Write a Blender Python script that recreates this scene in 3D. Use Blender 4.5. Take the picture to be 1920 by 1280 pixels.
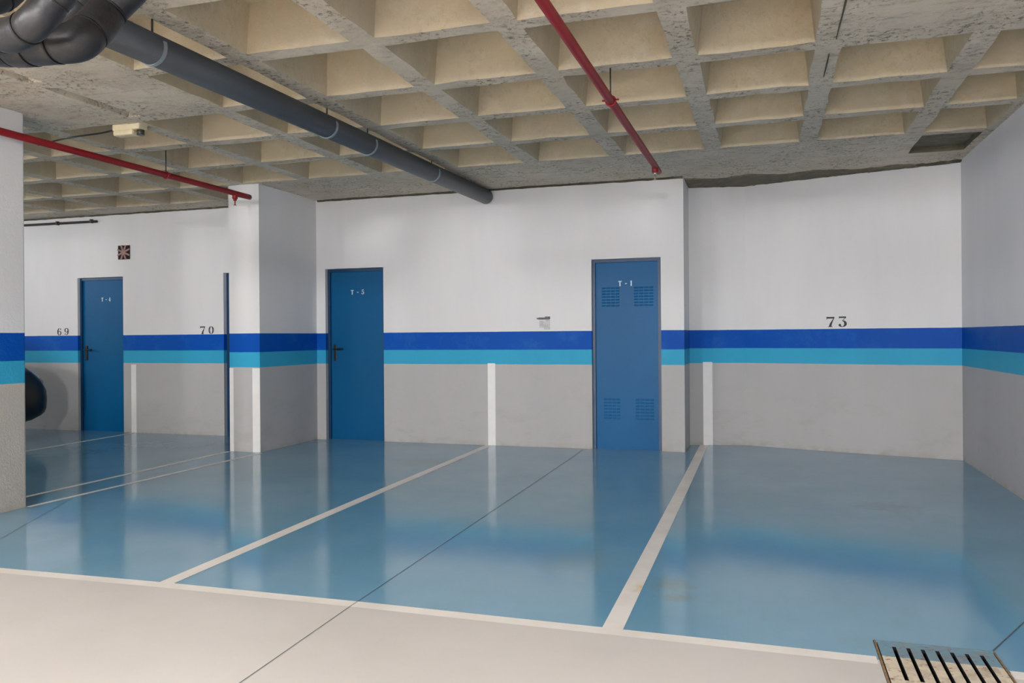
import bpy, bmesh, math, random
from mathutils import Vector, Matrix
random.seed(7)
S = bpy.context.scene
COL = S.collection
for o in list(bpy.data.objects): bpy.data.objects.remove(o)

# ------------------------------------------------------------------ camera
F_PX, YAW, ROLL, HCAM = 1520.75, 0.3069, -0.00748, 1.232
cd = bpy.data.cameras.new('camera'); cam = bpy.data.objects.new('camera', cd); COL.objects.link(cam)
cd.sensor_width = 36.0; cd.lens = F_PX / 1920 * 36.0; cd.shift_y = (629.62 - 640) / 1920; cd.clip_start = 0.05
Xh = Vector((math.cos(YAW), math.sin(YAW), 0)); Fw = Vector((-math.sin(YAW), math.cos(YAW), 0)); Zh = Vector((0, 0, 1))
R_ = math.cos(ROLL) * Xh + math.sin(ROLL) * Zh; U_ = -math.sin(ROLL) * Xh + math.cos(ROLL) * Zh
m = Matrix.Identity(4)
for i in range(3): m[i][0] = R_[i]; m[i][1] = U_[i]; m[i][2] = -Fw[i]
m[0][3], m[1][3], m[2][3] = 0, 0, HCAM
cam.matrix_world = m; S.camera = cam

# ------------------------------------------------------------------ world, exposure
w = bpy.data.worlds.new('world'); S.world = w; w.use_nodes = True
w.node_tree.nodes['Background'].inputs[0].default_value = (0.9, 0.95, 1, 1)
w.node_tree.nodes['Background'].inputs[1].default_value = 0.3
S.view_settings.view_transform = 'Standard'; S.view_settings.look = 'None'
S.view_settings.gamma = 1; S.view_settings.use_curve_mapping = False
S.view_settings.exposure = 1.63
S.cycles.max_bounces = 12; S.cycles.diffuse_bounces = 8; S.cycles.glossy_bounces = 4
S.cycles.sample_clamp_indirect = 6

# ------------------------------------------------------------------ unseen lamps, placed to recreate the garage light
def lamp(name, loc, size, power, color, rot=(0, 0, 0), spread=180):
    l = bpy.data.lights.new(name, 'AREA'); l.shape = 'RECTANGLE'; l.size, l.size_y = size
    l.energy = power; l.color = color; l.spread = math.radians(spread)
    o = bpy.data.objects.new(name, l); COL.objects.link(o); o.location = loc; o.rotation_euler = rot
    return o
WARM = (1.0, 0.965, 0.93); COOL = (0.92, 0.95, 1.0)
def bulb(name, loc, power, color, r=.42):
    l = bpy.data.lights.new(name, 'POINT'); l.energy = power; l.color = color; l.shadow_soft_size = r
    o = bpy.data.objects.new(name, l); COL.objects.link(o); o.location = loc
    return o
lamp('unseen_lamp', (-0.4, -.1, 2.70), (1.5, .4), 27, (1, .985, .97))  # added pair, brightens the beige floor and, by bounce, the ceiling
lamp('unseen_lamp', (-4.0, -.1, 2.70), (1.5, .4), 24, (1, .985, .97))
bulb('unseen_lamp', (0.2, -6.5, 2.80), 740, (.99, .985, 1.0))  # added far behind the camera, evens the light on floor and walls
bulb('unseen_lamp', (-4.2, -6.5, 2.80), 520, (.99, .985, 1.0))
bulb('unseen_lamp', (-9.5, -5.5, 2.80), 130, COOL)
bulb('unseen_lamp', (-13.0, 5.0, 2.60), 60, COOL)

bulb('unseen_lamp', (-6.6, -3.6, 2.80), 260, (.97, .98, 1.0))  # added to brighten the right wall

# ------------------------------------------------------------------ node helpers
def new_mat(name):
    mt = bpy.data.materials.new(name); mt.use_nodes = True
    nt = mt.node_tree; return mt, nt, nt.nodes['Principled BSDF']
def N(nt, t, **kw):
    n = nt.nodes.new(t)
    for k, v in kw.items():
        if k in n.inputs.keys() if isinstance(k, str) else False: n.inputs[k].default_value = v
        else: setattr(n, k, v)
    return n
def L(nt, a, b): nt.links.new(a, b)
def lin(r, g, b):
    f = lambda c: ((c / 255 + 0.055) / 1.055) ** 2.4 if c > 10 else c / 255 / 12.92
    return (f(r), f(g), f(b), 1)
def pos(nt):
    return nt.nodes.new('ShaderNodeNewGeometry').outputs['Position']
def noise(nt, vec, scale, detail=4, rough=.55, sc=None):
    if sc:
        mp = nt.nodes.new('ShaderNodeMapping'); mp.inputs['Scale'].default_value = sc; L(nt, vec, mp.inputs['Vector']); vec = mp.outputs[0]
    n = nt.nodes.new('ShaderNodeTexNoise'); n.inputs['Scale'].default_value = scale; n.inputs['Detail'].default_value = detail
    n.inputs['Roughness'].default_value = rough; L(nt, vec, n.inputs['Vector']); return n.outputs['Fac']
def ramp(nt, fac, stops, interp='LINEAR'):
    r = nt.nodes.new('ShaderNodeValToRGB'); r.color_ramp.interpolation = interp
    e = r.color_ramp.elements
    while len(e) < len(stops): e.new(0.5)
    for i, (p, c) in enumerate(stops):
        e[i].position = p; e[i].color = c if len(c) == 4 else (*c, 1)
    L(nt, fac, r.inputs[0]); return r.outputs[0]
def g(v): return (v, v, v, 1)
def mix(nt, a, b, fac, mode='MIX'):
    n = nt.nodes.new('ShaderNodeMix'); n.data_type = 'RGBA'; n.blend_type = mode
    for sock, v in ((n.inputs['Factor'] if False else n.inputs[0], fac), (n.inputs[6], a), (n.inputs[7], b)):
        if hasattr(v, 'links') or isinstance(v, bpy.types.NodeSocket): L(nt, v, sock)
        else: sock.default_value = v
    return n.outputs[2]
def math_(nt, op, a, b=0.0, c=None, clamp=False):
    n = nt.nodes.new('ShaderNodeMath'); n.operation = op; n.use_clamp = clamp
    for i, v in enumerate((a, b) if c is None else (a, b, c)):
        if isinstance(v, bpy.types.NodeSocket): L(nt, v, n.inputs[i])
        else: n.inputs[i].default_value = v
    return n.outputs[0]
def bump(nt, bs, h, strength=.3, dist=.01):
    b = nt.nodes.new('ShaderNodeBump'); b.inputs['Strength'].default_value = strength; b.inputs['Distance'].default_value = dist
    L(nt, h, b.inputs['Height']); L(nt, b.outputs[0], bs.inputs['Normal'])
def simple(name, col, rough=.5, metal=0, var=.0, sc=8, spec=.5, bmp=0):
    mt, nt, bs = new_mat(name); p = pos(nt)
    n = noise(nt, p, sc, 5)
    c2 = tuple(max(0, x * (1 - var)) for x in col[:3]) + (1,)
    L(nt, mix(nt, col, c2, ramp(nt, n, [(.35, g(0)), (.65, g(1))])), bs.inputs['Base Color'])
    bs.inputs['Roughness'].default_value = rough; bs.inputs['Metallic'].default_value = metal
    bs.inputs['Specular IOR Level'].default_value = spec
    if bmp: bump(nt, bs, noise(nt, p, sc * 8, 4), bmp, .004)
    return mt
def spot_mask(nt, cx, cy, rx, ry, seed=0, edge=.5):
    """irregular stain mask around a world position on the floor"""
    p = pos(nt); sx = nt.nodes.new('ShaderNodeSeparateXYZ'); L(nt, p, sx.inputs[0])
    a = math_(nt, 'DIVIDE', math_(nt, 'SUBTRACT', sx.outputs[0], cx), rx)
    b = math_(nt, 'DIVIDE', math_(nt, 'SUBTRACT', sx.outputs[1], cy), ry)
    d = math_(nt, 'SQRT', math_(nt, 'ADD', math_(nt, 'MULTIPLY', a, a), math_(nt, 'MULTIPLY', b, b)))
    d = math_(nt, 'ADD', d, math_(nt, 'MULTIPLY', math_(nt, 'SUBTRACT', noise(nt, p, 14, 5, .7), .5), 2.2))
    return ramp(nt, d, [(max(0, .75 - edge), g(1)), (.95, g(0))])

# ------------------------------------------------------------------ materials
def wall_paint(name, rough_plaster=0.0, white=(226, 225, 225), grey=(182, 181, 180), lower_rough=0):
    mt, nt, bs = new_mat(name); p = pos(nt)
    sx = nt.nodes.new('ShaderNodeSeparateXYZ'); L(nt, p, sx.inputs[0])
    wob = math_(nt, 'MULTIPLY', math_(nt, 'SUBTRACT', noise(nt, p, 5, 5, .7), .5), .006)
    z = math_(nt, 'DIVIDE', math_(nt, 'ADD', sx.outputs[2], wob), 2.0)
    base = ramp(nt, z, [(0, lin(*grey)), (.9075 / 2, lin(56, 166, 204)), (1.0735 / 2, lin(0, 80, 176)), (1.2745 / 2, lin(*white))], 'CONSTANT')
    # roller marks and worn bands
    st = noise(nt, p, 1.6, 5, .6, (1, 1, .25))
    base = mix(nt, base, mix(nt, base, g(.93), 1, 'MULTIPLY'), ramp(nt, st, [(.35, g(0)), (.7, g(1))]))
    pat = noise(nt, p, 3.1, 6, .75)
    inband = math_(nt, 'MULTIPLY', math_(nt, 'GREATER_THAN', sx.outputs[2], .9075), math_(nt, 'LESS_THAN', sx.outputs[2], 1.2745))
    wear = math_(nt, 'MULTIPLY', inband, ramp(nt, pat, [(.5, g(0)), (.75, g(.28))]))
    base = mix(nt, base, lin(60, 140, 200), wear)
    # scuffs low on the wall, dirty foot
    sc = noise(nt, p, 2.2, 8, .75, (1, 1, 2.2))
    low = ramp(nt, sx.outputs[2], [(0.0, g(1)), (.9, g(0))])
    base = mix(nt, base, lin(150, 146, 138), math_(nt, 'MULTIPLY', low, ramp(nt, sc, [(.52, g(0)), (.72, g(.5))])))
    foot = math_(nt, 'MULTIPLY', ramp(nt, sx.outputs[2], [(0.0, g(1)), (.06, g(0))]), ramp(nt, noise(nt, p, 9, 5), [(.4, g(0)), (.65, g(.7))]))
    base = mix(nt, base, lin(160, 150, 132), foot)
    L(nt, base, bs.inputs['Base Color'])
    bs.inputs['Roughness'].default_value = .5; bs.inputs['Specular IOR Level'].default_value = .12
    h = noise(nt, p, 38, 6, .6)
    if rough_plaster:
        h2 = noise(nt, p, 60, 4, .7)
        fac = ramp(nt, sx.outputs[2], [(.88, g(1)), (.93, g(.15))])
        h = math_(nt, 'ADD', math_(nt, 'MULTIPLY', h, .3), math_(nt, 'MULTIPLY', h2, fac))
        bump(nt, bs, h, .55, .012)
    else: bump(nt, bs, h, .12, .008)
    return mt
M_wall = wall_paint('painted wall')
M_pillar = wall_paint('painted rough pillar', 1.0, grey=(188, 182, 174))
M_wall_r = wall_paint('painted side wall', white=(226, 226, 230), grey=(182, 181, 184))

def concrete(name, c1, c2, speck, moss=0.0):
    mt, nt, bs = new_mat(name); p = pos(nt)
    n1 = noise(nt, p, 1.3, 6, .65); n2 = noise(nt, p, 7, 7, .7)
    c = mix(nt, c1, c2, ramp(nt, n1, [(.35, g(0)), (.68, g(1))]))
    c = mix(nt, c, lin(226, 221, 208), ramp(nt, n2, [(.52, g(0)), (.8, g(.45))]))
    n3 = noise(nt, p, 26, 8, .8)
    big = ramp(nt, noise(nt, p, 2.1, 4, .6), [(.38, g(0)), (.56, g(1))])
    sm = math_(nt, 'MULTIPLY', big, ramp(nt, n3, [(.52, g(0)), (.60, g(speck))]))
    c = mix(nt, c, lin(88, 78, 62), sm)
    c = mix(nt, c, lin(120, 108, 86), ramp(nt, noise(nt, p, 4.5, 7, .75, (1, 2.5, 1)), [(.52, g(0)), (.66, g(speck * .55))]))
    # rust/yellow runs
    c = mix(nt, c, lin(168, 128, 82), ramp(nt, noise(nt, p, 2.6, 5, .6, (1, 1, .3)), [(.6, g(0)), (.8, g(.35))]))
    if moss: c = mix(nt, c, lin(70, 66, 50), ramp(nt, n2, [(.3, g(.2)), (.62, g(moss))]))
    L(nt, c, bs.inputs['Base Color']); bs.inputs['Roughness'].default_value = .85
    bump(nt, bs, math_(nt, 'ADD', n2, math_(nt, 'MULTIPLY', n3, .5)), .5, .012)
    return mt
M_rib = concrete('rough rib concrete', lin(214, 202, 184), lin(194, 182, 164), .9)
M_cof = concrete('smooth coffer concrete', lin(205, 190, 161), lin(190, 178, 155), .16)
M_moss = concrete('stained mortar concrete', lin(150, 140, 120), lin(128, 118, 94), .9, .75)
M_join = concrete('dirty ceiling joint', lin(92, 84, 66), lin(70, 62, 48), .9, .5)

def floor_paint(name, blue):
    mt, nt, bs = new_mat(name); p = pos(nt)
    n1 = noise(nt, p, .9, 6, .6); n2 = noise(nt, p, 3.0, 8, .7, (1, .35, 1))
    if blue:
        c = mix(nt, lin(104, 154, 183), lin(118, 163, 190), ramp(nt, n1, [(.35, g(0)), (.65, g(1))]))
        c = mix(nt, c, lin(104, 150, 160), ramp(nt, n2, [(.5, g(0)), (.75, g(.5))]))
        for (x, y, rx, ry, a, col) in ((-.47, 4.05, .13, .16, .55, (120, 140, 130)), (-1.0, 4.35, .30, .35, .35, (128, 150, 132)), (-.42, 3.86, .12, .08, .5, (118, 132, 118)),
                                       (.8, 6.3, .3, .25, .3, (92, 110, 118)), (-3.2, 7.3, .5, .4, .25, (120, 135, 120)), (.35, 3.5, .14, .1, .4, (110, 150, 160))):
            c = mix(nt, c, lin(*col), math_(nt, 'MULTIPLY', spot_mask(nt, x, y, rx, ry), a))
        sp = ramp(nt, noise(nt, p, 55, 3, .6), [(.76, g(0)), (.80, g(.5))])
        c = mix(nt, c, lin(60, 80, 90), sp)
        c = mix(nt, c, lin(190, 200, 205), ramp(nt, noise(nt, p, 43, 2, .5), [(.80, g(0)), (.83, g(.6))]))
        L(nt, c, bs.inputs['Base Color'])
        r = ramp(nt, n2, [(.3, g(.07)), (.75, g(.17))]); L(nt, r, bs.inputs['Roughness'])
        bs.inputs['Specular IOR Level'].default_value = .5
        bump(nt, bs, noise(nt, p, 2.2, 4, .5), .05, .02)
    else:
        c = mix(nt, lin(212, 209, 206), lin(203, 199, 195), ramp(nt, n1, [(.35, g(0)), (.65, g(1))]))
        c = mix(nt, c, lin(196, 186, 170), ramp(nt, n2, [(.6, g(0)), (.8, g(.5))]))
        c = mix(nt, c, lin(190, 150, 90), math_(nt, 'MULTIPLY', spot_mask(nt, .41, 3.08, .055, .09, edge=.4), .75))
        c = mix(nt, c, lin(140, 120, 100), ramp(nt, noise(nt, p, 30, 3, .6), [(.75, g(0)), (.8, g(.4))]))
        L(nt, c, bs.inputs['Base Color']); bs.inputs['Roughness'].default_value = .4
        bump(nt, bs, noise(nt, p, 25, 4, .5), .06, .01)
    return mt
M_blue = floor_paint('blue epoxy floor', True)
M_beige = floor_paint('beige epoxy floor', False)
def line_paint():
    mt, nt, bs = new_mat('white line paint'); p = pos(nt)
    c = mix(nt, lin(238, 235, 230), lin(226, 220, 212), ramp(nt, noise(nt, p, 3, 6, .7), [(.4, g(0)), (.7, g(1))]))
    c = mix(nt, c, lin(214, 186, 120), math_(nt, 'MULTIPLY', spot_mask(nt, -.60, 3.95, .05, .09), .7))
    L(nt, c, bs.inputs['Base Color']); bs.inputs['Roughness'].default_value = .35
    return mt
M_line = line_paint()
M_wline = simple('white wall mark paint', lin(232, 231, 229), .45, var=.05)
M_crack = simple('dark joint', lin(88, 96, 102), .9, var=.4, sc=20)
M_door = simple('blue steel door', lin(0, 88, 138), .42, var=.1, sc=1.2, spec=.2)
M_door_t1 = simple('lighter blue steel door', lin(14, 96, 150), .42, var=.15, sc=1.2, spec=.2)
M_frame = simple('dark blue steel frame', lin(10, 58, 96), .4, var=.1)
M_black = simple('black plastic', lin(24, 24, 26), .35, var=.2)
M_ink = simple('grey black stencil ink', lin(62, 62, 66), .7, var=.35, sc=60)
M_smudge = simple('grey smudge', lin(112, 112, 113), .7, var=.3, sc=40)
M_smudge2 = simple('faint grey smudge', lin(206, 206, 206), .7, var=.22, sc=30)
M_wtext = simple('white stencil paint', lin(215, 232, 238), .5, var=.05)
M_grey = simple('grey pvc pipe', lin(66, 71, 78), .45, var=.12, sc=3)
M_strap = simple('galvanised strap', lin(150, 162, 168), .4, metal=.3, var=.1)
M_rod = simple('steel rod', lin(70, 66, 60), .5, metal=.6, var=.1)
M_red = simple('red painted steel', lin(148, 8, 20), .5, var=.15, sc=5)
M_brass = simple('chrome sprinkler', lin(190, 180, 165), .3, metal=.8)
def foam_mat():
    mt, nt, bs = new_mat('black insulation foam'); p = pos(nt)
    L(nt, mix(nt, lin(38, 37, 40), lin(27, 26, 29), ramp(nt, noise(nt, p, 6, 5), [(.4, g(0)), (.6, g(1))])), bs.inputs['Base Color'])
    bs.inputs['Roughness'].default_value = .42; bs.inputs['Specular IOR Level'].default_value = .6
    bump(nt, bs, noise(nt, p, 14, 5, .6), .35, .01)
    return mt
M_foam = foam_mat()
M_seam = simple('foam seam glue', lin(20, 20, 22), .5, var=.3, sc=40)
M_cream = simple('cream plastic housing', lin(218, 206, 172), .5, var=.08, sc=20)
M_lens = simple('dark lens', lin(60, 58, 50), .2)
M_clay = simple('pink clay tile', lin(170, 138, 132), .8, var=.2, sc=40)
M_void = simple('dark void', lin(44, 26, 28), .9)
M_pit = simple('drain pit', lin(14, 13, 12), .9)
M_carpaint = simple('black car paint', lin(12, 12, 13), .32, spec=.4)
M_glass = simple('tinted car glass', lin(18, 20, 24), .06, spec=.8)
M_tyre = simple('tyre rubber', lin(20, 20, 20), .8)
M_alloy = simple('alloy rim', lin(140, 142, 146), .3, metal=.8)
M_lamp = simple('clear lamp lens', lin(150, 155, 165), .1, spec=.8)
def grate_mat():
    mt, nt, bs = new_mat('painted rusty iron grate'); p = pos(nt)
    sx = nt.nodes.new('ShaderNodeSeparateXYZ'); L(nt, p, sx.inputs[0])
    yw = math_(nt, 'ADD', sx.outputs[1], math_(nt, 'MULTIPLY', math_(nt, 'SUBTRACT', noise(nt, p, 20, 4), .5), .02))
    c = mix(nt, lin(214, 202, 180), lin(112, 150, 168), math_(nt, 'GREATER_THAN', yw, 3.375))
    xin = math_(nt, 'MULTIPLY', math_(nt, 'GREATER_THAN', sx.outputs[0], .45), math_(nt, 'LESS_THAN', sx.outputs[0], .79))
    c = mix(nt, c, lin(138, 122, 108), math_(nt, 'MULTIPLY', xin, ramp(nt, noise(nt, p, 13, 6, .7), [(.42, g(0)), (.65, g(.55))])))
    c = mix(nt, c, lin(122, 62, 44), ramp(nt, noise(nt, p, 30, 7, .75), [(.55, g(0)), (.64, g(.85))]))
    L(nt, c, bs.inputs['Base Color']); bs.inputs['Roughness'].default_value = .6
    bump(nt, bs, noise(nt, p, 60, 4), .3, .003)
    return mt
M_grate = grate_mat()
M_rust = simple('rusty grate rim', lin(150, 122, 88), .85, var=.45, sc=30)

# ------------------------------------------------------------------ mesh helpers
def link(name, bm, mats, parent=None, kind=None, label=None, cat=None, group=None, smooth=False):
    me = bpy.data.meshes.new(name)
    bmesh.ops.recalc_face_normals(bm, faces=bm.faces[:]) if smooth != 'keep' else None
    bm.to_mesh(me); bm.free()
    o = bpy.data.objects.new(name, me); COL.objects.link(o)
    for mt in (mats if isinstance(mats, (list, tuple)) else [mats]): me.materials.append(mt)
    if smooth is True:
        for f in me.polygons: f.use_smooth = True
    if parent: o.parent = parent; o.matrix_parent_inverse = parent.matrix_world.inverted()
    tag(o, label, cat, group, kind); return o
def tag(o, label=None, cat=None, group=None, kind=None):
    if label: o['label'] = label
    if cat: o['category'] = cat
    if group: o['group'] = group
    if kind: o['kind'] = kind
def empty(name, loc, label, cat, group=None, kind=None):
    o = bpy.data.objects.new(name, None); COL.objects.link(o); o.location = loc; o.empty_display_size = .1
    bpy.context.view_layer.update(); tag(o, label, cat, group, kind); return o
def box(bm, x0, x1, y0, y1, z0, z1, mi=0, bev=0):
    v = [bm.verts.new((x, y, z)) for z in (z0, z1) for y in (y0, y1) for x in (x0, x1)]
    fs = [bm.faces.new([v[i] for i in q]) for q in ((0, 2, 3, 1), (4, 5, 7, 6), (0, 1, 5, 4), (2, 6, 7, 3), (0, 4, 6, 2), (1, 3, 7, 5))]
    for f in fs: f.material_index = mi
    if bev:
        ed = list({e for f in fs for e in f.edges}); bmesh.ops.bevel(bm, geom=ed, offset=bev, segments=2, affect='EDGES', profile=.6)
def tube(bm, pts, r, seg=20, caps=True, mi=0, rad=None):
    pts = [Vector(p) for p in pts]; rings = []
    up = None
    for i, p in enumerate(pts):
        t = (pts[min(i + 1, len(pts) - 1)] - pts[max(i - 1, 0)]).normalized()
        if up is None: up = Vector((0, 0, 1)) if abs(t.z) < .9 else Vector((1, 0, 0))
        a = t.cross(up).normalized(); b = a.cross(t).normalized(); up = b
        rr = rad[i] if rad else r
        rings.append([bm.verts.new(p + rr * (math.cos(k * 2 * math.pi / seg) * a + math.sin(k * 2 * math.pi / seg) * b)) for k in range(seg)])
    for r0, r1 in zip(rings, rings[1:]):
        for k in range(seg):
            f = bm.faces.new((r0[k], r0[(k + 1) % seg], r1[(k + 1) % seg], r1[k])); f.material_index = mi; f.smooth = True
    if caps:
        for rg in (rings[0][::-1], rings[-1]):
            f = bm.faces.new(rg); f.material_index = mi
def catmull(P, n=8):
    P = [Vector(p) for p in P]; out = []
    for i in range(len(P) - 1):
        p0, p1, p2, p3 = P[max(i - 1, 0)], P[i], P[i + 1], P[min(i + 2, len(P) - 1)]
        for k in range(n):
            t = k / n
            out.append(.5 * ((2 * p1) + (-p0 + p2) * t + (2 * p0 - 5 * p1 + 4 * p2 - p3) * t * t + (-p0 + 3 * p1 - 3 * p2 + p3) * t ** 3))
    out.append(P[-1]); return out
def prism(bm, poly, z0, z1, mi=0):
    """vertical prism from plan polygon"""
    a = [bm.verts.new((x, y, z0)) for x, y in poly]; b = [bm.verts.new((x, y, z1)) for x, y in poly]
    n = len(poly)
    bm.faces.new(a[::-1]).material_index = mi; bm.faces.new(b).material_index = mi
    for i in range(n): bm.faces.new((a[i], a[(i + 1) % n], b[(i + 1) % n], b[i])).material_index = mi

H = 2.891; D = 8.659; TH = 0.18
XR = 1.775
# ------------------------------------------------------------------ floor
bm = bmesh.new()
GX0, GX1, GY0, GY1 = .388, .822, 3.085, 3.538
def quad(bm, x0, x1, y0, y1, z, mi):
    f = bm.faces.new([bm.verts.new(p) for p in ((x0, y0, z), (x1, y0, z), (x1, y1, z), (x0, y1, z))]); f.material_index = mi
YE = 3.335
for (x0, x1, y0, y1, mi) in ((-16, GX0, -12, YE, 1), (GX1, XR + .1, -12, YE, 1), (GX0, GX1, -12, GY0, 1),
                             (-16, GX0, YE, 9.8, 0), (GX1, XR + .1, YE, 9.8, 0), (GX0, GX1, GY1, 9.8, 0)):
    quad(bm, x0, x1, y0, y1, 0, mi)
# drain pit under the grate
for f in (((GX0, GY0), (GX1, GY0)), ((GX1, GY0), (GX1, GY1)), ((GX1, GY1), (GX0, GY1)), ((GX0, GY1), (GX0, GY0))):
    (a, b), (c, d) = f
    q = bm.faces.new([bm.verts.new(p) for p in ((a, b, 0), (c, d, 0), (c, d, -.35), (a, b, -.35))]); q.material_index = 2
quad(bm, GX0, GX1, GY0, GY1, -.35, 2)
floor = link('floor', bm, [M_blue, M_beige, M_pit], kind='structure', smooth='keep', label='glossy blue bay floor meeting the beige drive aisle', cat='floor')

def strip(name, pts, wd, mat, label=None, z=.0012, parent=None, ws=None):
    bm = bmesh.new(); vs = []
    P = [Vector(p) for p in pts]
    for i, p in enumerate(P):
        t = (P[min(i + 1, len(P) - 1)] - P[max(0, i - 1)]).normalized(); nrm = Vector((-t.y, t.x)); h = (ws[i] if ws else wd) / 2
        vs.append([bm.verts.new((*(p + nrm * h), z)), bm.verts.new((*(p - nrm * h), z))])
    for a, b in zip(vs, vs[1:]): bm.faces.new((a[0], a[1], b[1], b[0]))
    bmesh.ops.recalc_face_normals(bm, faces=bm.faces[:])
    for f in bm.faces:
        f.normal_update()
        if f.normal.z < 0: f.normal_flip()
    return link(name, bm, mat, parent or floor, smooth='keep', label=label)
strip('painted_line', [(-16, 3.26), (-9, 3.29), (-3.93, 3.30), (-2.88, 3.335), (-1.8, 3.345), (-.63, 3.335), (.38, 3.325)], .075, M_line, 'white edge line between blue bays and beige aisle', z=.0016)
strip('painted_line', [(.824, 3.318), (1.77, 3.30)], .075, M_line, 'short white edge line right of the grate', z=.0016)
strip('painted_line', [(-3.02, 8.655), (-2.97, 6.0), (-2.905, 3.35)], .085, M_line, 'white bay line running to the short wall mark', z=.0012)
strip('painted_line', [(-.70, 9.30), (-.67, 7.0), (-.635, 3.35)], .088, M_line, 'wide white bay line left of bay 73', z=.0012)
strip('painted_line', [(-5.185, 7.44), (-5.208, 4.61)], .05, M_line, 'white line on the right side of the pillars', z=.0012)
strip('painted_line', [(-5.60, 7.47), (-5.56, 4.88), (-5.55, 3.9)], .05, M_line, 'thin white line on the left side of the pillars', z=.0012)
strip('painted_line', [(-7.94, 8.63), (-7.82, 6.8), (-7.7, 3.35)], .05, M_line, 'white line between bays 69 and 70', z=.0012)
strip('floor_joint', [(-1.93, 8.64), (-1.905, 8.0), (-1.86, 5.0), (-1.835, 3.28), (-1.81, 2.46), (-1.78, -3)], .0035, M_crack, 'dark saw cut joint across both floors', z=.002)
strip('floor_joint', [(1.77, 5.28), (1.025, 3.94), (.818, 3.55)], .005, M_crack, 'thin crack from the grate to the right wall', z=.002)
strip('floor_joint', [(-4.40, 3.5), (-4.54, 3.82), (-4.71, 4.13), (-5.15, 4.95)], .003, M_crack, 'faint crack beside the left pillar', z=.002)

# ------------------------------------------------------------------ ceiling: waffle slab
xc = [-15.37, -14.54, -13.71, -12.88, -12.05, -11.22, -10.40, -9.57, -8.75, -7.92, -7.10, -6.27, -5.45, -4.635, -3.80, -2.97, -2.155, -1.325, -.465, .338, 1.160]
yc = [-11.58, -10.75, -9.92, -9.09, -8.26, -7.43, -6.60, -5.77, -4.95, -4.12, -3.30, -2.47, -1.65, -.82, 0.0, .825, 1.65, 2.48, 3.31, 4.13, 5.0, 5.82, 6.645, 7.5, 8.33]
GRV = -4.45
HX, HY, DEP, DR = .072, .062, .28, .035
xs = sorted([-16] + [x + s * HX for x in xc for s in (-1, 1)] + [1.70, XR + .1, GRV]); ys = sorted([-12.1] + [y + s * HY for y in yc for s in (-1, 1)] + [9.75])
def cell_state(i, j):
    """i: index of x cell between rib i and i+1 (20 = last narrow one), returns depth"""
    x0 = xc[i]; y0 = yc[j]
    if j == len(yc) - 2: return DEP if x0 < -6.2 else (.05 if x0 > 1 else 0)
    if -3.9 > x0 > -4.7 and y0 < 4.9 and y0 > 3: return .05
    if -4.7 > x0 > -5.5 and y0 < 4.9 and y0 > 3: return 0
    if x0 > .3 and 3 < y0 < 4.9: return 0
    if x0 > -3.9 and x0 < -3.7 and False: return 0
    return DEP
cells = {}
for i in range(len(xc)):
    xa = xc[i] + HX; xb = (xc[i + 1] - HX) if i + 1 < len(xc) else 1.70
    for j in range(len(yc) - 1):
        d = cell_state(i, j)
        if d: cells[(xa, yc[j] + HY)] = (GRV if (d < .1 and i == 19 - 5) or (d < .1 and xa < -4) else xb, yc[j + 1] - HY, d)
full = {(k[1]) for k, v in cells.items() if abs(k[0] - (-4.635 + HX)) < .01 and v[0] != GRV}
bm = bmesh.new(); cache = {}
def jv(x, y):
    k = (round(x, 3), round(y, 3))
    if k not in cache:
        rx = (random.random() - .5) * .016; ry = (random.random() - .5) * .014; rz = (random.random() - .5) * .008
        near = y > 2.5
        cache[k] = bm.verts.new((x + (rx if near else 0), y + (ry if near else 0), H + (rz if near else 0)))
    return cache[k]
def cuts(a, b):
    n = max(1, int(round((b - a) / .17))); return [a + (b - a) * k / n for k in range(n + 1)]
cell_of = {}
for ii in range(len(xs) - 1):
    for jj in range(len(ys) - 1):
        x0, x1, y0, y1 = xs[ii], xs[ii + 1], ys[jj], ys[jj + 1]
        if x1 - x0 < 1e-4 or y1 - y0 < 1e-4: continue
        key = (x0, y0)
        if abs(x0 - GRV) < 1e-6 and y0 in full: continue
        if key in cells:
            x1 = cells[key][0]
            d = cells[key][2]; X = cuts(x0, x1); Y = cuts(y0, y1)
            ring = [(x, y0) for x in X[:-1]] + [(x1, y) for y in Y[:-1]] + [(x, y1) for x in X[:0:-1]] + [(x0, y) for y in Y[:0:-1]]
            lo = [jv(*p) for p in ring]; dr = DR if d > .1 else .005
            cx, cy = (x0 + x1) / 2, (y0 + y1) / 2; hx, hy = (x1 - x0) / 2, (y1 - y0) / 2
            hi = [bm.verts.new((cx + (px - cx) * (hx - dr) / hx, cy + (py - cy) * (hy - dr) / hy, H + d)) for px, py in ring]
            n = len(ring); mi = 1 if d > .1 else (0 if x0 < 0 else 2)
            for k in range(n):
                f = bm.faces.new((lo[k], hi[k], hi[(k + 1) % n], lo[(k + 1) % n])); f.material_index = mi
            f = bm.faces.new(hi); f.material_index = mi
        else:
            X = cuts(x0, x1); Y = cuts(y0, y1)
            for a, b in zip(X, X[1:]):
                for c, e in zip(Y, Y[1:]):
                    f = bm.faces.new((jv(a, c), jv(a, e), jv(b, e), jv(b, c))); f.material_index = 0
# slab top
v = [bm.verts.new(p) for p in ((-16, -12.1, H + .4), (XR + .1, -12.1, H + .4), (XR + .1, 9.75, H + .4), (-16, 9.75, H + .4))]
bm.faces.new(v)
ceiling = link('ceiling', bm, [M_rib, M_cof, M_moss], kind='structure', smooth='keep', label='coffered raw concrete waffle ceiling', cat='ceiling')

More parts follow.
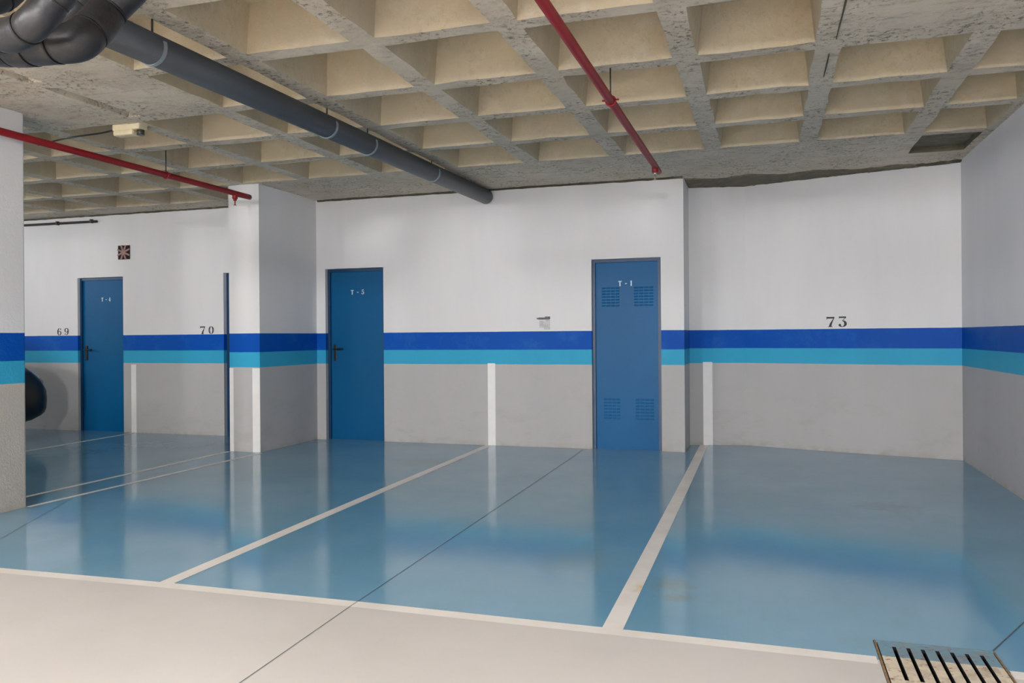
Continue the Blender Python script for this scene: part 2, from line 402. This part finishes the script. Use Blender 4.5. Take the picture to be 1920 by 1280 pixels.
bm = bmesh.new(); box(bm, -16, XR, -1.30, -.95, 2.75, H + .005)  # added out of view to block lamp light from the wall tops
link('added_shade_beam', bm, M_rib, kind='structure', label='added unseen beam behind the camera, shades the wall tops', cat='beam')
def ceil_strip(pts, ws, label):
    bm = bmesh.new(); vs = []
    for (x, y), w_ in zip(pts, ws): vs.append((bm.verts.new((x - w_, y, H - .006)), bm.verts.new((x + w_, y, H - .006)), bm.verts.new((x + w_, y, H + .01)), bm.verts.new((x - w_, y, H + .01))))
    for a, b in zip(vs, vs[1:]):
        for k in range(4): bm.faces.new((a[k], a[(k + 1) % 4], b[(k + 1) % 4], b[k]))
    return link('ceiling_crack', bm, M_join, ceiling, label=label)
ceil_strip([(.385, 2.6), (.383, 3.6), (.378, 4.3), (.372, 4.9)], (.003, .006, .005, .002), 'dark crack along a concrete rib')
ceil_strip([(.352, 5.15), (.350, 5.35), (.348, 5.6)], (.002, .005, .002), 'short dark crack along a concrete rib')
# ------------------------------------------------------------------ walls
DOORS = [(-8.887, -8.128), (-6.56, -5.80), (-5.105, -4.331), (-1.835, -1.088)]; DT = 2.055
xsw = [-16] + [v for d in DOORS for v in d] + [-.848]
def wall_grid(bm, y0, y1):
    def vv(x, y, z): return bm.verts.new((x, y, z))
    for x0, x1 in zip(xsw, xsw[1:]):
        isd = (x0, x1) in DOORS
        z0 = DT if isd else -.02
        box(bm, x0, x1, y0, y1, z0, H + .02)
bm = bmesh.new(); wall_grid(bm, D, D + TH)
bmesh.ops.remove_doubles(bm, verts=bm.verts[:], dist=.0005)
# drop interior faces shared by neighbouring blocks
seen = {}
for f in bm.faces: seen.setdefault(tuple(sorted(v.index for v in f.verts)), []).append(f)
bm.verts.index_update(); seen = {}
for f in bm.faces: seen.setdefault(tuple(sorted(v.index for v in f.verts)), []).append(f)
bmesh.ops.delete(bm, geom=[f for fs in seen.values() if len(fs) > 1 for f in fs], context='FACES_ONLY')
wall_back = link('wall_back', bm, M_wall, kind='structure', label='white wall with blue and cyan bands holding the blue doors', cat='wall')
REC = [(-.848, 9.23), (-.60, 9.30), (-.245, 9.37), (-.05, 9.30), (.32, 9.18), (.83, 9.02), (1.31, 8.89), (XR, 8.77)]
bm = bmesh.new()
prism(bm, [(-.848, D + TH), (-.848, 9.23)] + REC[1:] + [(XR, 9.7), (-1.0, 9.7), (-1.0, D + TH)], -.02, H + .02)
wall_recess = link('wall_recess', bm, M_wall, kind='structure', label='slightly bent wall at the end of bay 73', cat='wall')
bm = bmesh.new(); box(bm, XR, XR + .15, -12, 9.75, -.02, H + .02)
wall_right = link('wall_right', bm, M_wall_r, kind='structure', label='side wall at the right of bay 73', cat='wall')
bm = bmesh.new(); box(bm, -16.15, -16, -12, 9.0, -.02, H + .02)
link('wall_left', bm, M_wall, kind='structure', label='far left wall', cat='wall')
bm = bmesh.new(); box(bm, -16, XR + .1, -12.15, -12, -.02, H + .02)
link('wall_front', bm, M_wall, kind='structure', label='wall behind the drive aisle', cat='wall')
# pillars as part of the structure
bm = bmesh.new(); box(bm, -5.610, -5.225, 7.50, D + .01, -.02, H + .02)
wall_mid = link('wall_middle_pillar', bm, M_wall, kind='structure', label='banded pillar projecting from the back wall right of bay 70', cat='pillar')
bm = bmesh.new(); box(bm, -5.610, -5.222, 3.95, 4.612, -.02, H + .02, bev=.012)
wall_lp = link('wall_left_pillar', bm, M_pillar, kind='structure', label='near free standing pillar at the left edge with rough lower part', cat='pillar')
# dirty mortar joints where ceiling meets wall
def joint(name, pts, amp, label):
    bm = bmesh.new(); rows = []
    P = []
    for a, b in zip(pts, pts[1:]):
        a, b = Vector(a), Vector(b); n = max(2, int((b - a).length / .06))
        P += [a.lerp(b, k / n) for k in range(n)]
    P.append(Vector(pts[-1]))
    for p in P:
        r = amp * (.35 + random.random()); rz = .006 + .006 * random.random()
        rows.append([bm.verts.new((p.x, p.y + .01, H + .004)), bm.verts.new((p.x, p.y - r, H + .004)), bm.verts.new((p.x, p.y - r * .8, H - .010)), bm.verts.new((p.x, p.y - .004, H - .012 - rz)), bm.verts.new((p.x, p.y + .01, H - rz))])
    for a, b in zip(rows, rows[1:]):
        for k in range(4): bm.faces.new((a[k], a[k + 1], b[k + 1], b[k]))
    return link(name, bm, M_join, kind='structure', label=label, cat='trim')
joint('trim_1', [(-5.2, D), (-.85, D)], .02, 'thin dirty mortar joint above the main wall')
joint('trim_2', REC, .10, 'thick mossy mortar joint above bay 73')
bm = bmesh.new(); rows = []; n = 60
for k in range(n + 1):
    x = -.84 + (XR + .83) * k / n
    for (ax, ay), (bx, by) in zip(REC, REC[1:]):
        if ax <= x <= bx or (bx, by) == REC[-1]: yw = ay + (by - ay) * (x - ax) / (bx - ax); break
    yf_ = min(8.80 + .05 * math.sin(x * 9) + .03 * random.random(), yw - .03)
    rows.append([bm.verts.new((x, yf_, H + .004)), bm.verts.new((x, yf_ + .01, H - .012)), bm.verts.new((x, (yf_ + yw) / 2, H - .014 - .01 * random.random())), bm.verts.new((x, yw + .005, H - .014 - .012 * random.random()))])
for a, b in zip(rows, rows[1:]):
    for k in range(3): bm.faces.new((a[k], a[k + 1], b[k + 1], b[k]))
link('trim_4', bm, M_moss, kind='structure', label='rough mossy mortar fill between the slab and the bay 73 wall', cat='trim')
joint('trim_3', [(-12, D), (-5.62, D)], .010, 'thin dirty joint above the left bays')

# ------------------------------------------------------------------ stencil glyphs
def stroke(P, W):
    """variable-width stroke -> list of quads in 2D"""
    P = [Vector(p) for p in P]; out = []; n = len(P)
    Lr = []
    for i, p in enumerate(P):
        t = (P[min(i + 1, n - 1)] - P[max(0, i - 1)]).normalized(); nn = Vector((-t.y, t.x)); h = W[i] / 2
        Lr.append((p + nn * h, p - nn * h))
    return [(a[0], a[1], b[1], b[0]) for a, b in zip(Lr, Lr[1:])]
def ell(cx, cy, rx, ry, a0, a1, w0, w1, n=14):
    P, W = [], []
    for k in range(n + 1):
        a = math.radians(a0 + (a1 - a0) * k / n); P.append((cx + rx * math.cos(a), cy + ry * math.sin(a)))
        W.append(w0 + (w1 - w0) * abs(math.cos(a)))
    return stroke(P, W)
def dot(cx, cy, r, n=12):
    return [((cx, cy), (cx + r * math.cos(2 * math.pi * k / n), cy + r * math.sin(2 * math.pi * k / n)), (cx + r * math.cos(2 * math.pi * (k + 1) / n), cy + r * math.sin(2 * math.pi * (k + 1) / n))) for k in range(n)]
G = {
 '7': stroke([(0, .90), (.60, .90)], [.16, .16]) + stroke([(.03, 1.0), (.03, .70)], [.06, .03]) + stroke([(.60, .96), (.46, .62), (.33, .30), (.28, .05)], [.04, .09, .17, .20]) + stroke([(.12, .03), (.46, .03)], [.06, .06]),
 '3': stroke([(.04, .93), (.56, .93)], [.14, .14]) + stroke([(.04, 1.0), (.04, .78)], [.05, .02]) + stroke([(.56, .92), (.28, .60)], [.05, .05]) + ell(.28, .31, .24, .28, 88, -150, .04, .20) + dot(.09, .20, .10),
 '6': ell(.30, .30, .23, .27, 0, 360, .04, .17) + ell(.36, .46, .30, .50, 95, 200, .04, .18) + dot(.50, .84, .09),
 '9': ell(.30, .68, .23, .28, 0, 360, .04, .17) + ell(.24, .52, .30, .48, -95, 20, .04, .18) + dot(.10, .16, .09),
 '0': ell(.30, .50, .23, .46, 12, 168, .03, .19) + ell(.30, .50, .23, .46, 192, 348, .03, .19) + stroke([(.53, .42), (.53, .58)], [.19, .19]) + stroke([(.07, .42), (.07, .58)], [.19, .19]),
 'T': stroke([(.0, .92), (.66, .92)], [.14, .14]) + stroke([(.03, 1.0), (.03, .70)], [.06, .03]) + stroke([(.63, 1.0), (.63, .70)], [.06, .03]) + stroke([(.33, .92), (.33, .0)], [.22, .22]) + stroke([(.18, .03), (.48, .03)], [.07, .07]),
 '-': stroke([(.05, .46), (.42, .46)], [.14, .14]),
 '1': stroke([(.30, 1.0), (.30, .0)], [.22, .22]) + stroke([(.14, .03), (.46, .03)], [.07, .07]) + stroke([(.10, .80), (.30, .96)], [.06, .10]),
 '4': stroke([(.40, 1.0), (.40, .0)], [.19, .19]) + stroke([(.02, .30), (.60, .30)], [.10, .10]) + stroke([(.04, .32), (.40, .96)], [.08, .08]) + stroke([(.24, .03), (.56, .03)], [.06, .06]),
 '5': stroke([(.08, .93), (.54, .93)], [.14, .14]) + stroke([(.11, .96), (.11, .56)], [.07, .07]) + ell(.28, .33, .24, .29, 130, -150, .05, .20) + dot(.09, .20, .10),
}
def write(name, text, x, y, z, h, mat, parent, adv=.78, wscale=1.0, label=None, dirv=(1, 0), out=.0015):
    bm = bmesh.new(); d = Vector(dirv).normalized()
    if isinstance(adv, (int, float)): adv = [adv] * len(text)
    cx = 0
    for c, ad in zip(text, adv):
        for n, poly in enumerate(G[c]):
            off = out + n * 1e-5
            base = Vector((x, y)) + Vector((d.y, -d.x)) * off
            vs = []
            for q in poly:
                s = (cx + q[0] * wscale) * h; pp = base + d * s
                vs.append(bm.verts.new((pp.x, pp.y, z + q[1] * h)))
            try: bm.faces.new(vs)
            except ValueError: pass
        cx += ad
    for f in bm.faces: f.normal_update()
    for f in bm.faces:
        if f.normal.y > 0: f.normal_flip()
    return link(name, bm, mat, parent, smooth='keep', label=label)
write('painted_number', '69', -9.235, D, 1.288, .098, M_ink, wall_back, adv=1.25, wscale=1.15, label='stencilled black number 69')
write('painted_number', '70', -6.915, D, 1.285, .100, M_ink, wall_back, adv=1.30, wscale=1.25, label='stencilled black number 70')
# 73 sits on the angled wall
a0, a1 = Vector(REC[4]), Vector(REC[5]); dd = (a1 - a0).normalized()
t73 = (.575 - a0.x) / dd.x; p73 = a0 + dd * t73
write('painted_number', '73', p73.x, p73.y, 1.300, .108, M_ink, wall_recess, adv=1.12, wscale=1.22, label='stencilled black number 73', dirv=dd[:], out=.002)
# painted-over number on the main wall
bm = bmesh.new()
def wq(bm, x0, x1, z0, z1, o=.0015, slant=0):
    bm.faces.new([bm.verts.new(p) for p in ((x0, D - o, z0), (x0 + slant, D - o, z1), (x1 + slant, D - o, z1), (x1, D - o, z0))][::-1])
wq(bm, -2.435, -2.31, 1.410, 1.434); wq(bm, -2.455, -2.30, 1.414, 1.430, .0018); wq(bm, -2.36, -2.30, 1.428, 1.444, .0016)
sm = link('painted_number', bm, M_smudge, wall_back, smooth='keep', label='smudged and painted over grey number')
bm = bmesh.new(); wq(bm, -2.352, -2.302, 1.372, 1.409, .0014); wq(bm, -2.372, -2.350, 1.30, 1.405, .0016, .004); wq(bm, -2.350, -2.302, 1.30, 1.371, .0012); wq(bm, -2.425, -2.373, 1.32, 1.40, .0011)
link('faint_smudge', bm, M_smudge2, sm, smooth='keep')
# vertical white wall marks
def wallmark(x0, x1, z1, y, parent, label, dirv=None, y1=None):
    bm = bmesh.new(); y1 = y if y1 is None else y1
    bm.faces.new([bm.verts.new(p) for p in ((x0, y - .002, 0.0), (x1, y1 - .002, 0.0), (x1, y1 - .002, z1), (x0, y - .002, z1))])
    return link('wall_mark', bm, M_wline, parent, smooth='keep', label=label)
wallmark(-3.035, -2.945, .925, D, wall_back, 'white vertical wall mark between bays under the cyan band')
wallmark(-8.003, -7.922, .895, D, wall_back, 'white vertical wall mark right of the T-4 door')
wallmark(-5.610, -5.560, .905, 7.50, wall_mid, 'white mark on the left edge of the pillar')
wallmark(-5.320, -5.226, .905, 7.50, wall_mid, 'white mark on the right edge of the pillar')
wallmark(-.705, -.605, .925, 9.27, wall_recess, 'white vertical wall mark left of bay 73', y1=9.298)

# ------------------------------------------------------------------ doors
def door(n, xd, mat, text, txt_x, txt_z, txt_h, adv, label, handle=True, louvres=False, rec=.075, reveal=.0):
    x0, x1 = xd; yf = D + rec
    bm = bmesh.new(); fw = .035
    box(bm, x0 + fw, x1 - fw, yf, yf + .045, -.004, DT - fw, bev=.003)
    leaf = link('door_%d' % n, bm, mat, kind='structure', label=label, cat='door')
    bm = bmesh.new()
    for a, b, z0, z1 in ((x0 + .002, x0 + fw, 0, DT - .002), (x1 - fw, x1 - .002, 0, DT - .002), (x0 + fw, x1 - fw, DT - fw, DT - .002)):
        box(bm, a, b, yf - .022, yf + .07, z0, z1)
    link('door_frame', bm, M_frame, leaf)
    if handle:
        hx = x0 + fw + .055
        bm = bmesh.new(); box(bm, hx - .02, hx + .02, yf - .012, yf, .945, 1.145, bev=.005)
        tube(bm, [(hx, yf - .012, .985), (hx, yf - .016, .985)], .011, 12)
        hp = link('door_handle', bm, M_black, leaf, label='black lever handle with backplate')
        bm = bmesh.new(); tube(bm, catmull([(hx, yf - .01, 1.09), (hx, yf - .05, 1.09), (hx + .02, yf - .058, 1.09), (hx + .125, yf - .055, 1.09)], 6), .0105, 12)
        link('lever', bm, M_black, hp)
    if louvres:
        for (lx0, lx1, lz0, lz1, rows) in ((-1.735, -1.535, 1.545, 1.735, 7), (-1.385, -1.17, 1.545, 1.735, 7), (-1.72, -1.535, .325, .53, 7), (-1.375, -1.17, .325, .53, 7)):
            bm = bmesh.new(); nc = 4
            for r in range(rows):
                zz = lz0 + (lz1 - lz0) * r / (rows - 1)
                for c in range(nc):
                    wx = (lx1 - lx0) / nc; xa = lx0 + c * wx + .004; xb = xa + wx - .008
                    vs = [bm.verts.new(p) for p in ((xa, yf, zz), (xb, yf, zz), (xb, yf - .0065, zz - .002), (xa, yf - .0065, zz - .002), (xa, yf, zz + .016), (xb, yf, zz + .016))]
                    bm.faces.new((vs[3], vs[2], vs[5], vs[4])); bm.faces.new((vs[0], vs[3], vs[4])); bm.faces.new((vs[1], vs[5], vs[2])); bm.faces.new((vs[0], vs[1], vs[2], vs[3]))
            link('vent_louvres', bm, mat, leaf)
    if text: write('painted_number', text, txt_x, yf, txt_z, txt_h, M_wtext, leaf, adv=adv, wscale=1.0, label='white stencilled ' + text)
    return leaf
door(1, DOORS[0], M_door, 'T-4', -8.545, 1.735, .052, [1.35, 1.05, 1], 'blue steel door marked T-4 beside bay number 69', rec=.06)
door(2, DOORS[1], M_door, None, 0, 0, 0, 0, 'blue door mostly hidden behind the middle pillar', rec=.08)
door(3, DOORS[2], M_door, 'T-5', -4.80, 1.745, .055, [1.45, 1.15, 1], 'blue steel door marked T-5 with black lever handle', rec=.075)
door(4, DOORS[3], M_door_t1, 'T-1', -1.550, 1.762, .056, [1.25, .95, 1], 'wider blue steel door marked T-1 with vent louvres', handle=False, louvres=True, rec=.05)

# ------------------------------------------------------------------ clay vent tile
vx0, vx1, vz0, vz1 = -8.197, -8.007, 2.280, 2.463; vcx, vcz = (vx0 + vx1) / 2, (vz0 + vz1) / 2
vt = empty('vent_tile', (vcx, D, vz0), 'small square clay vent tile with star pattern high on the wall over the T-4 door', 'vent')
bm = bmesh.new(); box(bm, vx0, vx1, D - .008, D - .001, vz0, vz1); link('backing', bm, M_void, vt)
bm = bmesh.new()
hw = (vx1 - vx0) / 2; hh = (vz1 - vz0) / 2
for k in range(8):
    a = math.radians(22.5 + 45 * k); dx, dz = math.cos(a), math.sin(a)
    t = min(hw / max(abs(dx), 1e-3), hh / max(abs(dz), 1e-3)); px, pz = -dz * .012, dx * .012
    q = [(vcx + px, vcz + pz), (vcx + dx * t + px * .9, vcz + dz * t + pz * .9), (vcx + dx * t - px * .9, vcz + dz * t - pz * .9), (vcx - px, vcz - pz)]
    A = [bm.verts.new((x, D - .020, z)) for x, z in q]; B_ = [bm.verts.new((x, D - .008, z)) for x, z in q]
    bm.faces.new(A); bm.faces.new(B_[::-1])
    for i in range(4): bm.faces.new((A[i], B_[i], B_[(i + 1) % 4], A[(i + 1) % 4]))
tube(bm, [(vcx, D - .022, vcz), (vcx, D - .008, vcz)], .036, 24)
link('star_lattice', bm, M_clay, vt)

# ------------------------------------------------------------------ conduit under the ceiling at the far left
bm = bmesh.new(); tube(bm, [(-10.6, D - .022, 2.812), (-8.53, D - .022, 2.800)], .016, 12)
ct = link('conduit', bm, M_rod, smooth='keep', label='thin dark conduit along the wall top above the T-4 door', cat='conduit')
for xx in (-10.0, -9.2, -8.62):
    bm = bmesh.new(); box(bm, xx - .012, xx + .012, D - .042, D, 2.782, 2.832); link('clip', bm, M_rod, ct)

# ------------------------------------------------------------------ big grey drain pipe
pa = Vector((-3.04, 2.9, 2.725)); pb = Vector((-3.03, D + .02, 2.803)); RB = .082
dp = empty('drain_pipe', tuple(pb), 'thick grey plastic drain pipe under the ceiling running into the main wall', 'pipe')
def pt(y): return pa.lerp(pb, (y - pa.y) / (pb.y - pa.y))
bm = bmesh.new(); tube(bm, [pt(y) for y in (2.9, 5, 7, D - .03)], RB, 40)
link('pipe', bm, M_grey, dp, smooth='keep')
for y in (3.45, 5.19, 5.81, 7.09):
    c = pt(y); bm = bmesh.new()
    # open U strap under the pipe
    n = 20; rows = []
    for k in range(n + 1):
        a = math.radians(-200 + 220 * k / n)
        rows.append([bm.verts.new((c.x + r * math.cos(a), c.y + yy, c.z + r * math.sin(a))) for r in (RB + .001, RB + .006) for yy in (-.011, .011)])
    for p, q in zip(rows, rows[1:]):
        for i0, i1 in ((0, 1), (1, 3), (3, 2), (2, 0)): bm.faces.new((p[i0], p[i1], q[i1], q[i0]))
    st = link('strap', bm, M_strap, dp, label='pale metal strap')
    bm = bmesh.new(); tube(bm, [(c.x, c.y, c.z + RB), (c.x, c.y, H + .05)], .006, 8)
    link('hanger_rod', bm, M_rod, st)

# ------------------------------------------------------------------ red fire pipes
def red_pipe(x, y0, y1, hangers, label, endz):
    z = 2.69
    rp = empty('fire_pipe', (x, y1, z), label, 'pipe', 'red sprinkler pipes')
    bm = bmesh.new(); tube(bm, catmull([(x, y0, z), (x, (y0 + y1) / 2, z), (x, y1 - .06, z), (x, y1 - .012, z - .006), (x, y1, z - .03), (x, y1, z - .055)], 8), .027, 20)
    link('pipe', bm, M_red, rp, smooth='keep')
    bm = bmesh.new(); tube(bm, [(x, y1, z - .05), (x, y1, z - .075)], .017, 12); tube(bm, [(x, y1, z - .075), (x, y1, z - .12)], .006, 8)
    tube(bm, [(x, y1, z - .117), (x, y1, z - .121)], .016, 12)
    link('sprinkler_head', bm, M_brass if endz else M_red, rp, label='small pendent sprinkler head')
    for hy in hangers:
        bm = bmesh.new()
        for s in range(16):
            pass
        ring = [(x + .031 * math.cos(a), hy, z + .031 * math.sin(a)) for a in [2 * math.pi * k / 20 for k in range(21)]]
        tube(bm, ring, .0045, 8, caps=False)
        tube(bm, [(x - .052, hy, z + .004), (x - .028, hy, z + .004)], .006, 8); tube(bm, [(x + .028, hy, z + .004), (x + .052, hy, z + .004)], .006, 8)
        cl = link('clamp', bm, M_red, rp)
        bm = bmesh.new(); tube(bm, [(x, hy, z + .03), (x, hy, H + .02)], .0045, 8); link('hanger_rod', bm, M_rod, cl)
    # couplings
    bm = bmesh.new(); yy = y0 + 1.0
    tube(bm, [(x, yy, z), (x, yy + .07, z)], .032, 20); link('coupling', bm, M_red, rp)
red_pipe(-.93, -1.0, 7.06, [1.66, 5.0], 'red pipe under the ceiling ending near the T-1 door wall', True)
red_pipe(-5.12, -1.0, 6.95, [3.31, 5.97], 'red pipe passing the near left pillar and ending at the middle pillar', False)

# ------------------------------------------------------------------ emergency light on the ceiling
el = empty('emergency_light', (-4.70, 5.14, H), 'small cream emergency light on the ceiling with a cable, left of the grey drain pipe', 'lamp')
bm = bmesh.new(); box(bm, -4.86, -4.60, 5.075, 5.17, H - .045, H + .012, bev=.014); box(bm, -4.85, -4.66, 5.07, 5.16, H - .085, H - .04, bev=.02); link('housing', bm, M_cream, el)
bm = bmesh.new(); tube(bm, [(-4.625, 5.12, H - .045), (-4.625, 5.12, H - .085)], .028, 16); link('lens', bm, M_lens, el, label='dark round lens')
bm = bmesh.new(); tube(bm, catmull([(-4.86, 5.12, H - .02), (-5.05, 5.16, H - .024), (-5.35, 5.22, H - .012), (-5.62, 5.3, H + .0), (-5.9, 5.35, H - .01)], 8), .007, 8); link('cable', bm, M_black, el, smooth='keep')

# ------------------------------------------------------------------ black insulated pipes, upper left
TUBES = {
 'rightmost black foam insulated pipe bending down beside the grey drain pipe': ([(-1.92, 1.0, 2.80), (-1.92, 1.6, 2.80), (-1.95, 2.25, 2.80), (-2.081, 2.46, 2.72), (-2.204, 2.449, 2.583), (-2.304, 2.417, 2.469), (-2.326, 2.358, 2.372), (-2.345, 2.299, 2.299), (-2.417, 2.276, 2.285), (-2.57, 2.30, 2.30), (-2.80, 2.33, 2.33), (-3.4, 2.35, 2.36)], .068),
 'central black foam insulated pipe with a bright elbow, nearest of the bundle': ([(-2.10, 0.9, 2.79), (-2.10, 1.3, 2.79), (-2.08, 1.85, 2.70), (-2.064, 2.06, 2.507), (-2.138, 2.05, 2.388), (-2.193, 2.033, 2.306), (-2.235, 2.019, 2.252), (-2.332, 2.041, 2.233), (-2.442, 2.058, 2.242), (-2.616, 2.056, 2.265), (-3.3, 2.05, 2.28)], .055),
 'leftmost black foam insulated pipe at the image corner': ([(-2.50, 1.1, 2.81), (-2.50, 1.7, 2.81), (-2.70, 2.25, 2.81), (-2.848, 2.52, 2.787), (-2.80, 2.474, 2.675), (-2.75, 2.385, 2.57), (-2.72, 2.295, 2.49), (-2.75, 2.191, 2.44), (-2.87, 2.162, 2.43), (-3.3, 2.15, 2.43)], .048),
 'rear black foam insulated pipe behind the central elbow': ([(-2.29, 1.3, 2.81), (-2.29, 2.0, 2.81), (-2.45, 2.55, 2.81), (-2.64, 2.72, 2.80), (-2.707, 2.74, 2.73), (-2.744, 2.697, 2.642), (-2.808, 2.677, 2.569), (-2.92, 2.70, 2.56), (-3.25, 2.72, 2.56)], .056),
}
for lab, (P, r) in TUBES.items():
    C = catmull(P, 10); bm = bmesh.new()
    lens = [0]
    for a, b in zip(C, C[1:]): lens.append(lens[-1] + (b - a).length)
    step = .135; rad = []
    for l in lens:
        ph = (l % step) / step; e = min(ph, 1 - ph) * step
        rad.append(r * (1 - .07 * math.exp(-(e / .010) ** 2)) * (1 + .03 * math.sin(l * 19)))
    tube(bm, C, r, 28, rad=rad)
    ob = link('insulated_pipe', bm, M_foam, smooth='keep', label=lab, cat='pipe', group='black insulated pipes')
    k = step
    while k < lens[-1] - .05:
        i = min(range(len(lens)), key=lambda q: abs(lens[q] - k)); i = min(max(i, 1), len(C) - 2)
        t = (C[i + 1] - C[i - 1]).normalized(); bm = bmesh.new()
        tube(bm, [C[i] - t * .003, C[i] + t * .003], r * 1.004, 28)
        link('seam', bm, M_seam, ob); k += step

# ------------------------------------------------------------------ drain grate
gr = empty('drain_grate', ((GX0 + GX1) / 2, (GY0 + GY1) / 2, 0), 'rusty iron floor drain grate half painted blue and half beige at the lower right', 'grate')
bm = bmesh.new(); px0, px1, py0, py1 = GX0 + .014, GX1 - .012, GY0 + .014, GY1 - .012
sl = [.4575 + k * .0508 for k in range(7)]; sw = .0072; sy0, sy1 = 3.158, 3.482
xb = [px0] + [v for s in sl for v in (s - sw, s + sw)] + [px1]
for i in range(len(xb) - 1):
    if i % 2 == 0: box(bm, xb[i], xb[i + 1], py0, py1, -.012, .002)
    else: box(bm, xb[i], xb[i + 1], py0, sy0, -.012, .002); box(bm, xb[i], xb[i + 1], sy1, py1, -.012, .002)
for f in bm.faces:
    f.normal_update()
    if abs(f.normal.z) < .5: f.material_index = 1
link('grate_plate', bm, [M_grate, M_pit], gr)
bm = bmesh.new()
box(bm, GX0 + .002, px0 - .004, GY0 - .004, GY1 + .004, -.02, .0018); box(bm, px1 + .004, GX1 - .001, GY0 - .004, GY1 + .004, -.02, .0018)
box(bm, px0 - .005, px1 + .005, py1 + .003, GY1 + .004, -.02, .0018, mi=1); box(bm, px0 - .005, px1 + .005, GY0 - .004, py0 - .003, -.02, .0018)
link('grate_rim', bm, [M_rust, M_grate], gr)

# ------------------------------------------------------------------ parked black car, nose to the wall
CX, CY = -9.30, 7.98
car = empty('car', (CX, CY - 2.0, 0), 'black parked car mostly hidden behind the near left pillar', 'car')
def section(bm, yy, hwid, z0, z1, n=28, e=3.4):
    r = []
    for k in range(n):
        a = 2 * math.pi * k / n; c, s = math.cos(a), math.sin(a)
        r.append(bm.verts.new((CX + hwid * math.copysign(abs(c) ** (2 / e), c), yy, (z0 + z1) / 2 + (z1 - z0) / 2 * math.copysign(abs(s) ** (2 / e), s))))
    return r
def loft(secs, mat, name, parent, e=3.4, label=None):
    bm = bmesh.new(); R = [section(bm, *s, e=e) for s in secs]
    for a, b in zip(R, R[1:]):
        for k in range(len(a)): bm.faces.new((a[k], a[(k + 1) % len(a)], b[(k + 1) % len(a)], b[k]))
    bm.faces.new(R[0]); bm.faces.new(R[-1][::-1]); return link(name, bm, mat, parent, smooth=True, label=label)
loft([(CY - s, w_, a, b) for s, w_, a, b in ((0, .42, .36, .58), (.03, .60, .28, .66), (.10, .72, .22, .76), (.22, .79, .19, .87), (.40, .83, .18, .99), (.8, .85, .18, 1.06), (1.3, .86, .18, 1.08), (2.2, .87, .18, 1.03), (3.2, .87, .18, 1.04), (3.8, .83, .2, 1.0), (4.05, .70, .26, .85), (4.12, .5, .36, .7))], M_carpaint, 'body', car)
loft([(CY - s, w_, .9, b) for s, w_, b in ((1.0, .66, .95), (1.25, .68, 1.12), (1.7, .67, 1.38), (2.1, .65, 1.46), (2.8, .64, 1.46), (3.3, .64, 1.36), (3.75, .62, 1.02))], M_glass, 'cabin', car, e=4, label='tinted windows')
loft([(CY - s, w_, b - .03, b + .02) for s, w_, b in ((1.85, .58, 1.42), (2.1, .60, 1.47), (2.8, .59, 1.47), (3.1, .56, 1.41))], M_carpaint, 'roof', car, e=4)
for sy in (.82, 3.35):
    for sx in (-1, 1):
        bm = bmesh.new(); xw = CX + sx * .76
        tube(bm, [(xw - .1, CY - sy, .31), (xw - .085, CY - sy, .31), (xw + .085, CY - sy, .31), (xw + .1, CY - sy, .31)], .31, 28, rad=[.27, .31, .31, .27])
        wh = link('wheel', bm, M_tyre, car, smooth='keep')
        bm = bmesh.new(); tube(bm, [(xw + sx * .09, CY - sy, .31), (xw + sx * .108, CY - sy, .31)], .19, 24, rad=[.2, .17]); link('rim', bm, M_alloy, wh)
for sx in (-1, 1):
    bm = bmesh.new(); bmesh.ops.create_uvsphere(bm, u_segments=16, v_segments=10, radius=1, matrix=Matrix.Translation((CX + sx * .60, CY - .24, .70)) @ Matrix.Rotation(sx * .5, 4, 'Z') @ Matrix.Diagonal((.15, .13, .075, 1)))
    link('headlamp', bm, M_lamp, car, smooth=True, label='clear headlamp')
    bm = bmesh.new(); bmesh.ops.create_uvsphere(bm, u_segments=16, v_segments=10, radius=1, matrix=Matrix.Translation((CX + sx * .93, CY - 1.45, 1.02)) @ Matrix.Diagonal((.10, .06, .07, 1)))
    link('door_mirror', bm, M_carpaint, car, smooth=True)
